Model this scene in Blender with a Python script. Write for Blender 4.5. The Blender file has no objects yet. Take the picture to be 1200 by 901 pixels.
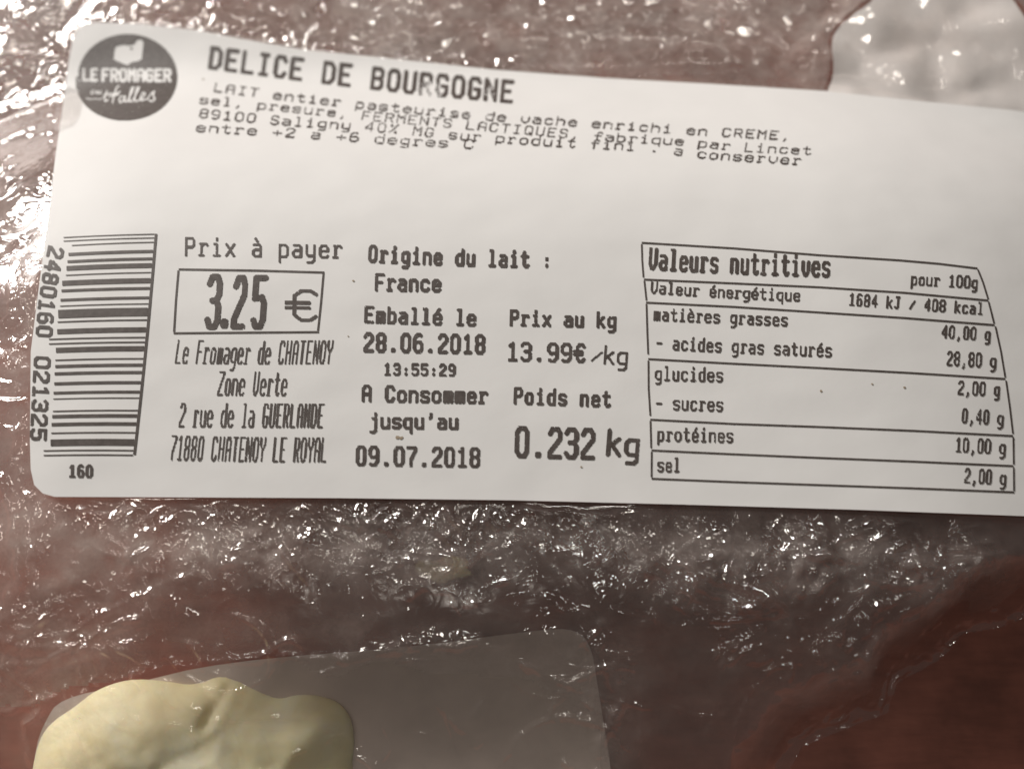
import bpy, math, random
import numpy as np
from mathutils import Vector
from mathutils.geometry import delaunay_2d_cdt

random.seed(7)
RNG = np.random.default_rng(11)
SC = bpy.context.scene
COL = SC.collection
MM = 0.001

# ------------------------------------------------------------------ camera
TILT = math.radians(19)
HFOV = math.radians(60)
DIST = 99.0                      # mm
LOOK = np.array([0.0, 0.0, 17.0])
CAMP = LOOK + DIST * np.array([0, -math.sin(TILT), math.cos(TILT)])
cam_d = bpy.data.cameras.new('camera')
cam = bpy.data.objects.new('camera', cam_d)
COL.objects.link(cam)
cam.location = Vector(CAMP * MM)
cam.rotation_euler = (TILT, 0, 0)
cam_d.sensor_width = 36
cam_d.lens = 18 / math.tan(HFOV / 2)
cam_d.clip_start = 0.005
cam_d.clip_end = 20
cam_d.dof.use_dof = True
cam_d.dof.focus_distance = 0.0975
cam_d.dof.aperture_fstop = 17.0
SC.camera = cam

# ------------------------------------------------------------------ world, lamps, exposure
w = bpy.data.worlds.new('World')
SC.world = w
w.use_nodes = True
bg = w.node_tree.nodes['Background']
bg.inputs[0].default_value = (1.0, 0.93, 0.86, 1)
bg.inputs[1].default_value = 0.06

def lamp(name, loc, target, size, power, color=(1, .92, .82), shape='DISK', size_y=None):
    d = bpy.data.lights.new(name, 'AREA')
    d.shape = shape
    d.size = size
    if size_y: d.size_y = size_y
    d.energy = power
    d.color = color
    o = bpy.data.objects.new(name, d)
    COL.objects.link(o)
    o.location = loc
    o.rotation_euler = (Vector(target) - Vector(loc)).to_track_quat('-Z', 'Y').to_euler()
    return o

# a low window beyond the package on the left, plus small overhead lamps added to make glints in the film
lamp('window_light', (-0.86, 0.96, 0.62), (0, 0, 0), 0.50, 24.8, (1, .955, .905), 'RECTANGLE', 0.26)
for lx, ly, lz in ((0.25, 0.95, 1.9), (-0.75, 0.45, 1.8), (-0.35, 1.75, 1.9), (-1.35, 1.1, 1.8), (0.6, 1.9, 1.9), (-0.1, 0.25, 1.9), (-0.6, -0.35, 1.8), (0.35, -0.45, 1.9), (-0.2, -1.1, 1.8), (-1.3, -0.1, 1.7), (-0.9, 1.5, 1.9), (0.15, 1.45, 1.9)):
    lamp('glint_lamp', (lx, ly, lz), (0, 0, 0), 0.13, 0.72, (1, .93, .84))

SC.view_settings.view_transform = 'Standard'
SC.view_settings.look = 'None'
SC.view_settings.exposure = 0.0
SC.view_settings.gamma = 1.0
SC.cycles.use_denoising = True
SC.cycles.max_bounces = 10
SC.cycles.transparent_max_bounces = 16
SC.cycles.caustics_reflective = False
SC.cycles.caustics_refractive = False
SC.cycles.sample_clamp_indirect = 4.0

# ------------------------------------------------------------------ pixel <-> place helpers
FPX = 600.0 / math.tan(HFOV / 2)
RIGHT = np.array([1.0, 0, 0])
UP = np.array([0, math.cos(TILT), math.sin(TILT)])
FWD = np.array([0, math.sin(TILT), -math.cos(TILT)])

def to_px(P):
    """points (N,3) in mm -> photo pixels"""
    D = P - CAMP
    z = D @ FWD
    return 600 + FPX * (D @ RIGHT) / z, 450.5 - FPX * (D @ UP) / z

def place(px, py, surf, off=0.0, it=40):
    """where a sight line meets the surface z = surf(x, y)"""
    px = np.asarray(px, float); py = np.asarray(py, float)
    d = (px - 600)[:, None] / FPX * RIGHT + (450.5 - py)[:, None] / FPX * UP + FWD
    z = np.full(px.shape, 12.0)
    for _ in range(it):
        t = (z - CAMP[2]) / d[:, 2]
        P = CAMP + d * t[:, None]
        z = z * .35 + .65 * (surf(P[:, 0], P[:, 1]) + off)
    t = (z - CAMP[2]) / d[:, 2]
    return CAMP + d * t[:, None]

# ------------------------------------------------------------------ noise
class Noise:
    def __init__(s, seed):
        r = np.random.default_rng(seed)
        a = r.uniform(0, 2 * np.pi, (256, 256))
        s.gx, s.gy = np.cos(a), np.sin(a)
        s.j = r.uniform(.1, .9, (256, 256, 2))
    def perlin(s, x, y):
        xi = np.floor(x).astype(int); yi = np.floor(y).astype(int)
        xf = x - xi; yf = y - yi
        u = xf**3 * (xf * (xf * 6 - 15) + 10); v = yf**3 * (yf * (yf * 6 - 15) + 10)
        def g(i, j):
            a = (xi + i) & 255; b = (yi + j) & 255
            return s.gx[a, b] * (xf - i) + s.gy[a, b] * (yf - j)
        n0 = g(0, 0) * (1 - u) + g(1, 0) * u
        n1 = g(0, 1) * (1 - u) + g(1, 1) * u
        return (n0 * (1 - v) + n1 * v) * 1.5
    def fbm(s, x, y, o=4, gain=.5):
        r = 0; a = 1; t = 0
        for k in range(o):
            r = r + a * s.perlin(x * 2**k + 17.3 * k, y * 2**k - 9.1 * k); t += a; a *= gain
        return r / t
    def ridge(s, x, y, eps=.04):
        n = s.perlin(x, y)
        return 1 - 2 * np.sqrt(n * n + eps * eps)
    def facets(s, x, y):
        """crumpled sheet: the two nearest tilted planes blended, giving flat facets and sharp folds"""
        xi = np.floor(x).astype(int); yi = np.floor(y).astype(int)
        d1 = np.full(x.shape, 9.); d2 = np.full(x.shape, 9.)
        for i in (-1, 0, 1):
            for j in (-1, 0, 1):
                a = (xi + i) & 255; b = (yi + j) & 255
                d = np.hypot(xi + i + s.j[a, b, 0] - x, yi + j + s.j[a, b, 1] - y)
                n1 = d < d1
                d2 = np.where(n1, d1, np.minimum(d2, d))
                d1 = np.where(n1, d, d1)
        return d2 - d1

N1, N2, N3, N4, N5 = Noise(1), Noise(2), Noise(3), Noise(4), Noise(5)
def sstep(a, b, x):
    t = np.clip((x - a) / (b - a), 0, 1)
    return t * t * (3 - 2 * t)

# ------------------------------------------------------------------ the package's own top surface (mm)
def surf_pack(x, y):
    z = 20.3 - .70 * 7 * np.log1p(np.exp((y - 27) / 7))
    z = z - 0.0045 * np.maximum(x - 35, 0)**2 - 0.006 * np.maximum(-x - 44, 0)**2
    dn = np.maximum(-y - 15, 0)
    z = z - 0.033 * dn**2 * np.exp(-dn / 38)
    lo = 1.4
    k = 1.2
    return lo + k * np.log1p(np.exp((z - lo) / k))
def surf_label(x, y):
    return surf_pack(x, y) + .10 * N5.fbm(x / 13 + 3, y / 9, 2) + .022 * N4.perlin(x / 4.5, y / 3.2)
def flat(z):
    return lambda x, y: np.full(np.shape(x), float(z))

# ------------------------------------------------------------------ materials
def mat(name):
    m = bpy.data.materials.new(name)
    m.use_nodes = True
    nt = m.node_tree
    return m, nt, nt.nodes['Principled BSDF']
def node(nt, typ, **k):
    n = nt.nodes.new(typ)
    for a, b in k.items():
        if a.startswith('i_'): n.inputs[a[2:]].default_value = b
        else: setattr(n, a, b)
    return n
def ramp(nt, src, stops):
    r = nt.nodes.new('ShaderNodeValToRGB')
    e = r.color_ramp.elements
    e[0].position, e[0].color = stops[0][0], (*stops[0][1], 1)
    e[1].position, e[1].color = stops[-1][0], (*stops[-1][1], 1)
    for p, c in stops[1:-1]:
        q = e.new(p); q.color = (*c, 1)
    nt.links.new(src, r.inputs[0])
    return r
def texco(nt, scale=(1, 1, 1)):
    t = nt.nodes.new('ShaderNodeTexCoord')
    m = nt.nodes.new('ShaderNodeMapping')
    m.inputs['Scale'].default_value = scale
    nt.links.new(t.outputs['Object'], m.inputs[0])
    return m.outputs[0]

def m_wood():
    m, nt, b = mat('red_wood')
    v = texco(nt, (30, 150, 30))
    n = node(nt, 'ShaderNodeTexNoise', i_Scale=1.0, i_Detail=8.0, i_Roughness=.62, i_Distortion=.4)
    nt.links.new(v, n.inputs['Vector'])
    r = ramp(nt, n.outputs[0], [(.28, (.20, .068, .046)), (.5, (.255, .088, .060)), (.75, (.32, .118, .083))])
    nb = node(nt, 'ShaderNodeTexNoise', i_Scale=75.0, i_Detail=4.0, i_Roughness=.6)
    nt.links.new(texco(nt), nb.inputs['Vector'])
    rb = ramp(nt, nb.outputs[0], [(.35, (.75, .72, .70)), (.65, (1.35, 1.35, 1.35))])
    mb = node(nt, 'ShaderNodeMix', data_type='RGBA', blend_type='MULTIPLY'); mb.inputs[0].default_value = 1
    nt.links.new(r.outputs[0], mb.inputs[6]); nt.links.new(rb.outputs[0], mb.inputs[7])
    v2 = texco(nt, (120, 900, 120))
    n2 = node(nt, 'ShaderNodeTexNoise', i_Scale=1.0, i_Detail=5.0, i_Roughness=.6)
    nt.links.new(v2, n2.inputs['Vector'])
    r2 = ramp(nt, n2.outputs[0], [(.35, (.80, .78, .78)), (.6, (1, 1, 1))])
    mx = node(nt, 'ShaderNodeMix', data_type='RGBA', blend_type='MULTIPLY')
    mx.inputs[0].default_value = .7
    nt.links.new(mb.outputs[2], mx.inputs[6]); nt.links.new(r2.outputs[0], mx.inputs[7])
    nt.links.new(mx.outputs[2], b.inputs['Base Color'])
    b.inputs['Roughness'].default_value = .42
    bp = node(nt, 'ShaderNodeBump', i_Strength=.25, i_Distance=.00015)
    nt.links.new(n2.outputs[0], bp.inputs['Height']); nt.links.new(bp.outputs[0], b.inputs['Normal'])
    return m

def m_film(name, base_haze=.03, rough=.13, tint=(.88, .78, .73), bump=1.0, cap=.17):
    """thin clear plastic: mirror-like skin, mostly see-through, milky where the mask paints haze and brightness"""
    bump = bump * .6
    m, nt, b = mat(name)
    nt.nodes.remove(b)
    out = nt.nodes['Material Output']
    v = texco(nt)
    n = node(nt, 'ShaderNodeTexNoise', i_Scale=520.0, i_Detail=2.0, i_Roughness=.5, i_Distortion=1.5)
    nt.links.new(v, n.inputs['Vector'])
    at = node(nt, 'ShaderNodeAttribute', attribute_name='crumple')
    bs = node(nt, 'ShaderNodeMath', operation='MULTIPLY'); bs.inputs[1].default_value = bump
    nt.links.new(at.outputs['Fac'], bs.inputs[0])
    bp = node(nt, 'ShaderNodeBump', i_Distance=.0003)
    nt.links.new(bs.outputs[0], bp.inputs['Strength'])
    nt.links.new(n.outputs[0], bp.inputs['Height'])
    tr = node(nt, 'ShaderNodeBsdfTransparent'); tr.inputs[0].default_value = (.97, .965, .96, 1)
    gl = node(nt, 'ShaderNodeBsdfGlossy', i_Roughness=rough); gl.inputs[0].default_value = (1, 1, 1, 1)
    nt.links.new(bp.outputs[0], gl.inputs['Normal'])
    fr = node(nt, 'ShaderNodeFresnel', i_IOR=1.5)
    nt.links.new(bp.outputs[0], fr.inputs['Normal'])
    f2 = node(nt, 'ShaderNodeMath', operation='MULTIPLY_ADD'); f2.inputs[1].default_value = 3.3; f2.inputs[2].default_value = .0
    f2.use_clamp = True
    nt.links.new(fr.outputs[0], f2.inputs[0])
    m1 = node(nt, 'ShaderNodeMixShader')
    f3 = node(nt, 'ShaderNodeMath', operation='MINIMUM'); f3.inputs[1].default_value = cap
    nt.links.new(f2.outputs[0], f3.inputs[0])
    nt.links.new(f3.outputs[0], m1.inputs[0]); nt.links.new(tr.outputs[0], m1.inputs[1]); nt.links.new(gl.outputs[0], m1.inputs[2])
    df = node(nt, 'ShaderNodeBsdfDiffuse'); df.inputs[0].default_value = (*tint, 1)
    ts = node(nt, 'ShaderNodeBsdfTranslucent'); ts.inputs[0].default_value = (*tint, 1)
    m0 = node(nt, 'ShaderNodeMixShader'); m0.inputs[0].default_value = .45
    nt.links.new(df.outputs[0], m0.inputs[1]); nt.links.new(ts.outputs[0], m0.inputs[2])
    hz = node(nt, 'ShaderNodeAttribute', attribute_name='milk_light')
    n3 = node(nt, 'ShaderNodeTexNoise', i_Scale=260.0, i_Detail=5.0, i_Roughness=.65)
    nt.links.new(v, n3.inputs['Vector'])
    r3 = node(nt, 'ShaderNodeMapRange'); r3.inputs[1].default_value = .35; r3.inputs[2].default_value = .68
    r3.inputs[3].default_value = .45; r3.inputs[4].default_value = 1.5
    nt.links.new(n3.outputs[0], r3.inputs[0])
    h1 = node(nt, 'ShaderNodeMath', operation='MULTIPLY')
    nt.links.new(hz.outputs['Fac'], h1.inputs[0]); nt.links.new(r3.outputs[0], h1.inputs[1])
    h2 = node(nt, 'ShaderNodeMath', operation='ADD'); h2.inputs[1].default_value = base_haze
    nt.links.new(h1.outputs[0], h2.inputs[0])
    m2 = node(nt, 'ShaderNodeMixShader')
    nt.links.new(h2.outputs[0], m2.inputs[0]); nt.links.new(m1.outputs[0], m2.inputs[1]); nt.links.new(m0.outputs[0], m2.inputs[2])
    nt.links.new(m2.outputs[0], out.inputs[0])
    return m

def m_paper(name, col, rough=.5, spec=.3, fibre=.06):
    m, nt, b = mat(name)
    v = texco(nt)
    n = node(nt, 'ShaderNodeTexNoise', i_Scale=120.0, i_Detail=7.0, i_Roughness=.6)
    nt.links.new(v, n.inputs['Vector'])
    r = ramp(nt, n.outputs[0], [(.3, tuple(c * (1 - fibre) for c in col)), (.7, col)])
    nt.links.new(r.outputs[0], b.inputs['Base Color'])
    b.inputs['Roughness'].default_value = rough
    b.inputs['Specular IOR Level'].default_value = spec
    n2 = node(nt, 'ShaderNodeTexNoise', i_Scale=700.0, i_Detail=4.0)
    nt.links.new(v, n2.inputs['Vector'])
    bp = node(nt, 'ShaderNodeBump', i_Strength=.12, i_Distance=.0001)
    nt.links.new(n2.outputs[0], bp.inputs['Height']); nt.links.new(bp.outputs[0], b.inputs['Normal'])
    return m

def m_ink(name='thermal_ink', lo=(.068, .054, .048), hi=(.105, .088, .080)):
    m, nt, b = mat(name)
    v = texco(nt)
    n = node(nt, 'ShaderNodeTexNoise', i_Scale=1500.0, i_Detail=3.0, i_Roughness=.6)
    nt.links.new(v, n.inputs['Vector'])
    r = ramp(nt, n.outputs[0], [(.35, lo), (.7, hi)])
    nt.links.new(r.outputs[0], b.inputs['Base Color'])
    b.inputs['Roughness'].default_value = .55
    b.inputs['Specular IOR Level'].default_value = .3
    return m

def m_cheese():
    m, nt, b = mat('creamy_cheese')
    v = texco(nt)
    n = node(nt, 'ShaderNodeTexNoise', i_Scale=110.0, i_Detail=6.0, i_Roughness=.6, i_Distortion=.6)
    nt.links.new(v, n.inputs['Vector'])
    r = ramp(nt, n.outputs[0], [(.3, (.90, .78, .46)), (.52, (.95, .86, .56)), (.75, (.97, .93, .74))])
    nt.links.new(r.outputs[0], b.inputs['Base Color'])
    b.inputs['Roughness'].default_value = .58
    b.inputs['Subsurface Weight'].default_value = .4
    b.inputs['Subsurface Radius'].default_value = (1, .7, .3)
    b.inputs['Subsurface Scale'].default_value = .0015
    n2 = node(nt, 'ShaderNodeTexNoise', i_Scale=450.0, i_Detail=5.0)
    nt.links.new(v, n2.inputs['Vector'])
    bp = node(nt, 'ShaderNodeBump', i_Strength=.25, i_Distance=.0003)
    nt.links.new(n2.outputs[0], bp.inputs['Height']); nt.links.new(bp.outputs[0], b.inputs['Normal'])
    return m

WOOD = m_wood()
FILM = m_film('crumpled_film', .008, .075)
FILM2 = m_film('inner_film', .02, .16, cap=.08)
FLAP = m_film('film_flap', .03, .10, bump=.3)
LABELP = m_paper('label_paper', (.79, .78, .77), .55, .22, .03)
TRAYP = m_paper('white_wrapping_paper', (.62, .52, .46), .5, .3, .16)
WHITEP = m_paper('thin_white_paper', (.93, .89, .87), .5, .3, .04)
INK = m_ink()
SPOT = m_ink('brown_speck', (.30, .24, .17), (.42, .34, .26))
CHEESE = m_cheese()

# ------------------------------------------------------------------ object helpers
def link(name, me, m, parent=None, smooth=True):
    o = bpy.data.objects.new(name, me)
    COL.objects.link(o)
    if parent: o.parent = parent
    me.materials.append(m)
    if smooth: me.polygons.foreach_set('use_smooth', [True] * len(me.polygons))
    return o
def thing(name, label, cat):
    o = bpy.data.objects.new(name, None)
    COL.objects.link(o)
    o.empty_display_size = .01
    o['label'] = label; o['category'] = cat
    return o
def quads(name, V, Q, m, parent=None, smooth=True, attrs=None):
    me = bpy.data.meshes.new(name)
    V = np.asarray(V, np.float32) * MM
    Q = np.asarray(Q, np.int32)
    me.vertices.add(len(V)); me.vertices.foreach_set('co', V.ravel())
    k = Q.shape[1]
    me.loops.add(Q.size); me.loops.foreach_set('vertex_index', Q.ravel())
    me.polygons.add(len(Q))
    me.polygons.foreach_set('loop_start', np.arange(0, Q.size, k, dtype=np.int32))
    me.polygons.foreach_set('loop_total', np.full(len(Q), k, np.int32))
    me.update(calc_edges=True)
    for a, d in (attrs or {}).items():
        at = me.attributes.new(a, 'FLOAT', 'POINT')
        at.data.foreach_set('value', np.asarray(d, np.float32))
    return link(name, me, m, parent, smooth)

def dense(pts, step, closed=True):
    P = np.array(pts, float)
    if closed: P = np.vstack([P, P[:1]])
    out = []
    for a, b in zip(P[:-1], P[1:]):
        n = max(1, int(np.hypot(*(b - a)) / step))
        for i in range(n): out.append(a + (b - a) * i / n)
    if not closed: out.append(P[-1])
    return np.array(out)
def rounded(pts, n=3):
    """Chaikin corner cutting"""
    P = np.array(pts, float)
    for _ in range(n):
        Q = np.roll(P, -1, 0)
        P = np.stack([P * .75 + Q * .25, P * .25 + Q * .75], 1).reshape(-1, 2)
    return P
def inside(poly, x, y):
    c = np.zeros(x.shape, bool)
    n = len(poly)
    for i in range(n):
        x0, y0 = poly[i]; x1, y1 = poly[(i + 1) % n]
        if y0 == y1: continue
        m = ((y0 > y) != (y1 > y)) & (x < (x1 - x0) * (y - y0) / (y1 - y0) + x0)
        c ^= m
    return c
def seg_dist(x, y, line):
    d = np.full(x.shape, 1e9)
    L = np.array(line, float)
    for a, b in zip(L[:-1], L[1:]):
        ab = b - a
        t = np.clip(((x - a[0]) * ab[0] + (y - a[1]) * ab[1]) / (ab @ ab + 1e-12), 0, 1)
        d = np.minimum(d, np.hypot(x - a[0] - t * ab[0], y - a[1] - t * ab[1]))
    return d

def sheet(name, poly_px, step, surf, thick, m, parent=None, attrs=None, off=0.0, close_low=None):
    """a sheet with real thickness whose outline is known, draped over surf"""
    ol = dense(poly_px, step)
    x0, y0 = ol.min(0); x1, y1 = ol.max(0)
    gx, gy = np.meshgrid(np.arange(x0, x1, step), np.arange(y0, y1, step))
    gx = gx.ravel() + RNG.uniform(-.2, .2, gx.size) * step; gy = gy.ravel() + RNG.uniform(-.2, .2, gy.size) * step
    k = inside(ol, gx, gy)
    gx, gy = gx[k], gy[k]
    dd = seg_dist(gx, gy, np.vstack([ol, ol[:1]])) if len(ol) < 900 else np.full(gx.shape, 9.)
    k = dd > step * .45
    gx, gy = gx[k], gy[k]
    n = len(ol)
    pts = [Vector(p) for p in ol] + [Vector((a, b)) for a, b in zip(gx, gy)]
    edges = [(i, (i + 1) % n) for i in range(n)]
    res = delaunay_2d_cdt(pts, edges, [], 1, 1e-5)
    vv = np.array([tuple(v) for v in res[0]]); ff = np.array([f for f in res[2] if len(f) == 3])
    P = place(vv[:, 0], vv[:, 1], surf, off)
    # upward-facing winding
    a, b, c = P[ff[:, 0]], P[ff[:, 1]], P[ff[:, 2]]
    nz = np.cross(b - a, c - a)[:, 2]
    ff = np.where((nz < 0)[:, None], ff[:, ::-1], ff)
    if thick <= 0:
        return quads(name, P, ff, m, parent, True, {k_: f(vv[:, 0], vv[:, 1]) for k_, f in (attrs or {}).items()})
    B = P.copy()
    B[:, 2] = (P[:, 2] - thick) if close_low is None else close_low
    nv = len(P)
    # border edges
    E = np.vstack([ff[:, [0, 1]], ff[:, [1, 2]], ff[:, [2, 0]]])
    key = {}
    for e0, e1 in E: key[(int(e0), int(e1))] = 1
    bd = [(e0, e1) for (e0, e1) in key if (e1, e0) not in key]
    side = []
    for e0, e1 in bd:
        side.append((e1, e0, e0 + nv)); side.append((e1, e0 + nv, e1 + nv))
    F = np.vstack([ff, ff[:, ::-1] + nv, np.array(side) + 2 * nv]) if close_low is None else np.vstack([ff, ff[:, ::-1] + nv, np.array(side)])
    VV = np.vstack([P, B, P, B]) if close_low is None else np.vstack([P, B])
    o = quads(name, VV, F, m, parent, True)
    return o

# ------------------------------------------------------------------ the table
S = 900.0
nx = 60
gx, gy = np.meshgrid(np.linspace(-S, S, nx), np.linspace(-S, S, nx))
idx = np.arange(nx * nx).reshape(nx, nx)
Q = np.stack([idx[:-1, :-1], idx[:-1, 1:], idx[1:, 1:], idx[1:, :-1]], -1).reshape(-1, 4)
tb = quads('table', np.stack([gx.ravel(), gy.ravel(), np.zeros(gx.size)], 1), Q, WOOD)
tb['kind'] = 'structure'
tb['label'] = 'dark reddish brown wooden table top with fine grain'

# ------------------------------------------------------------------ white papers and cheese lying under the film
tray_ol = rounded([(52, 846), (70, 818), (150, 802), (260, 775), (480, 758), (600, 742), (668, 734), (692, 752), (700, 800), (716, 901), (730, 1000), (30, 1000), (40, 880)], 2)
def s_tray(x, y): return 2.6 + .9 * N2.fbm(x / 12, y / 10, 3) + .35 * N3.ridge(x / 13 + y / 25, y / 15 + x / 40, .05) + .25 * np.maximum(0, 1 - np.abs((y + 30) / 3))
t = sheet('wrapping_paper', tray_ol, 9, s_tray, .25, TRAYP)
t['label'] = 'greyish white wrapping paper with a rounded corner, under the film beside the yellow cheese'
t['category'] = 'wrapping paper'

pp_ol = rounded([(1040, -60), (1030, -5), (1004, 16), (980, 34), (974, 52), (979, 84), (968, 112), (950, 170), (1330, 190), (1330, 60), (1215, 40), (1196, 14), (1180, -12), (1170, -60)], 2)
def s_pp(x, y):
    return surf_pack(x, y) * .4 + .2 + 1.6 * N3.facets(x / 15 + y / 30, y / 12 - x / 30) + .4 * N3.fbm(x / 9, y / 9, 3)
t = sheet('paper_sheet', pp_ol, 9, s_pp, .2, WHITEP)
t['label'] = 'pale pinkish white paper sheet tucked under the film above the label at the right'
t['category'] = 'paper'

ch_ol = rounded([(44, 872), (56, 848), (88, 828), (112, 808), (150, 795), (190, 797), (228, 804), (262, 788), (296, 801), (322, 821), (352, 812), (390, 818), (408, 834), (416, 866), (412, 905), (440, 1000), (30, 1000), (36, 910)], 2)
chW = place(ch_ol[:, 0], ch_ol[:, 1], flat(3.0))[:, :2]
def cheese_top(x, y):
    d = seg_dist(x, y, np.vstack([chW, chW[:1]]))
    d = np.where(inside(chW, x, y), d, 0)
    prof = 1 - np.exp(-d / 4.2)
    lob = .6 * N1.fbm(x / 9 + 5, y / 7, 2) + 1.5 * N4.facets(x / 11 + .25 * N1.perlin(x / 5, y / 5), y / 8 - x / 20) - .6 - 1.3 * np.exp(-(seg_dist(x, y, chF) / .7)**2)
    return 3.0 + prof * (5.2 + 1.3 * lob + .35 * N2.fbm(x / 3, y / 2.2, 3))
chF = place(np.array([228., 250, 240, 262]), np.array([803., 820, 850, 800]), flat(6.))[:, :2]
t = sheet('cheese_piece', ch_ol, 5, cheese_top, 1, CHEESE, close_low=2.0)
t['label'] = 'soft pale yellow lump of cheese with folded surface at the lower left under the film'
t['category'] = 'cheese'
cr_ol = rounded([(484, 668), (490, 654), (506, 658), (528, 649), (551, 655), (545, 665), (556, 672), (530, 676), (512, 684), (500, 674)], 2)
def s_crumb(x, y):
    return 5.2 + .6 * N1.fbm(x / 3, y / 3, 3)
t = sheet('cheese_crumb', cr_ol, 4, s_crumb, 1, CHEESE, close_low=3.0)
t['label'] = 'small flat smear of cheese under the film just below the printed label'
t['category'] = 'cheese crumb'

# ------------------------------------------------------------------ cling film
def blob(px, py, cx, cy, rx, ry, a):
    return a * np.exp(-(((px - cx) / rx)**2 + ((py - cy) / ry)**2))
label_ol = [(112, 26.5), (160, 28), (227, 35), (290, 47), (353, 58), (450, 68), (580, 82), (713, 92), (840, 99), (968, 107), (1080, 119), (1183, 129), (1240, 137), (1290, 150), (1312, 180),
            (1322, 300), (1322, 560), (1308, 596), (1280, 608), (1200, 604.5), (1000, 597), (800, 591), (600, 586), (400, 583.5), (200, 582.5), (64, 582), (50, 578), (40, 568), (36, 550), (35, 520),
            (36, 412), (45, 340), (57, 250), (64, 190), (73, 128), (80, 75), (85, 46), (91, 34), (100, 28)]
label_poly = dense(label_ol, 8)
EDGE = [(1300, 700), (1235, 728), (1190, 735), (1150, 772), (1095, 800), (1078, 838), (1010, 862), (965, 880), (925, 935), (900, 1000)]

RIDGES = [  # polyline in the photo, height mm, width mm
    ([(590, 72), (650, 66), (720, 70), (760, 65), (850, 60), (955, 68)], 1.2, .75), ([(250, 6), (340, 22), (430, 20), (560, 40)], .9, .6), ([(640, 4), (690, 30), (790, 34), (900, 60)], 1.0, .7), ([(160, 12), (215, 24)], .8, .5),
    ([(620, 94), (700, 88), (800, 84)], .5, .4),
    ([(575, 42), (650, 34), (712, 10)], .7, .5), ([(836, 2), (905, 13)], .6, .5), ([(395, 36), (455, 26)], .6, .4),
    ([(520, 30), (600, 28)], .8, .6), ([(300, 12), (380, 8)], .5, .4), ([(700, 22), (800, 10), (880, 22), (930, 55)], .6, .6),
    ([(975, 90), (1020, 95), (1110, 108)], .4, .5), ([(985, 30), (978, 55)], .9, .7), ([(1190, 20), (1192, 60), (1200, 90)], .8, .7),
    ([(129, 803), (185, 783)], .7, .3), ([(206, 778), (263, 791)], .7, .3), ([(242, 777), (310, 769), (400, 772)], .6, .35),
    ([(0, 785), (60, 778), (110, 760)], .5, .4), ([(0, 752), (60, 760), (120, 762), (170, 755)], .9, .6), ([(5, 835), (45, 822), (62, 816)], .4, .3),
    ([(400, 772), (460, 760), (560, 752)], .6, .5), ([(487, 685), (540, 697), (604, 728)], .6, .3), ([(585, 681), (635, 684)], .4, .25),
    ([(619, 696), (695, 723), (748, 768)], .6, .3), ([(849, 681), (880, 692), (917, 711)], .6, .25), ([(834, 726), (921, 722)], .6, .25),
    ([(870, 704), (921, 718)], .5, .22), ([(830, 740), (870, 733)], .5, .25), ([(909, 675), (914, 702)], .5, .25),
    ([(951, 632), (970, 655), (974, 676), (955, 694), (935, 690)], .7, .3), ([(845, 780), (870, 766), (898, 749)], .4, .3),
    ([(980, 808), (1030, 797)], .3, .3), ([(1140, 772), (1172, 764)], .4, .3), ([(1020, 745), (1040, 770)], .4, .3), ([(723, 690), (735, 700), (752, 716), (772, 724)], .8, .3),
    ([(718, 716), (742, 725)], .8, .3), ([(850, 640), (860, 655), (880, 668)], .6, .25), ([(600, 598), (650, 600), (720, 604)], .6, .35),
    ([(480, 648), (540, 655), (600, 640)], .5, .3), ([(22, 20), (60, 50), (90, 80)], .5, .4), ([(130, 605), (155, 640)], .6, .3), ([(0, 560), (18, 610), (22, 680), (0, 720)], .8, .5),
    ([(60, 820), (30, 850), (40, 901)], .6, .5), ([(500, 770), (520, 830), (560, 870)], .4, .5), ([(700, 760), (730, 820), (700, 880)], .5, .5),
]
NBIG = len(RIDGES)
_r = np.random.default_rng(5)
for cx_, cy_, a0, a1, n_, r0, r1 in ((921, 723, 150, 260, 16, 35, 110), (940, 650, -60, 120, 9, 15, 60), (110, 745, -30, 200, 12, 20, 80), (560, 650, 130, 330, 10, 25, 110), (420, 620, 200, 330, 8, 15, 70), (1080, 690, 140, 330, 9, 20, 80), (60, 60, 20, 250, 7, 15, 55), (1150, 650, 0, 200, 7, 15, 60)):
    for _ in range(n_):
        a_ = math.radians(_r.uniform(a0, a1)); q0 = _r.uniform(4, r0); q1 = q0 + _r.uniform(.4, 1) * (r1 - r0) + 8
        b_ = a_ + _r.normal(0, .12)
        RIDGES.append(([(cx_ + q0 * math.cos(a_), cy_ + q0 * math.sin(a_) * .8), (cx_ + (q0 + q1) / 2 * math.cos((a_ + b_) / 2), cy_ + (q0 + q1) / 2 * math.sin((a_ + b_) / 2) * .8), (cx_ + q1 * math.cos(b_), cy_ + q1 * math.sin(b_) * .8)], _r.uniform(.3, 1.1), _r.uniform(.18, .34)))
RIDGES_W = [(place(np.array([p[0] for p in l], float), np.array([p[1] for p in l], float), surf_pack)[:, :2], h, wd) for l, h, wd in RIDGES]

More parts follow.
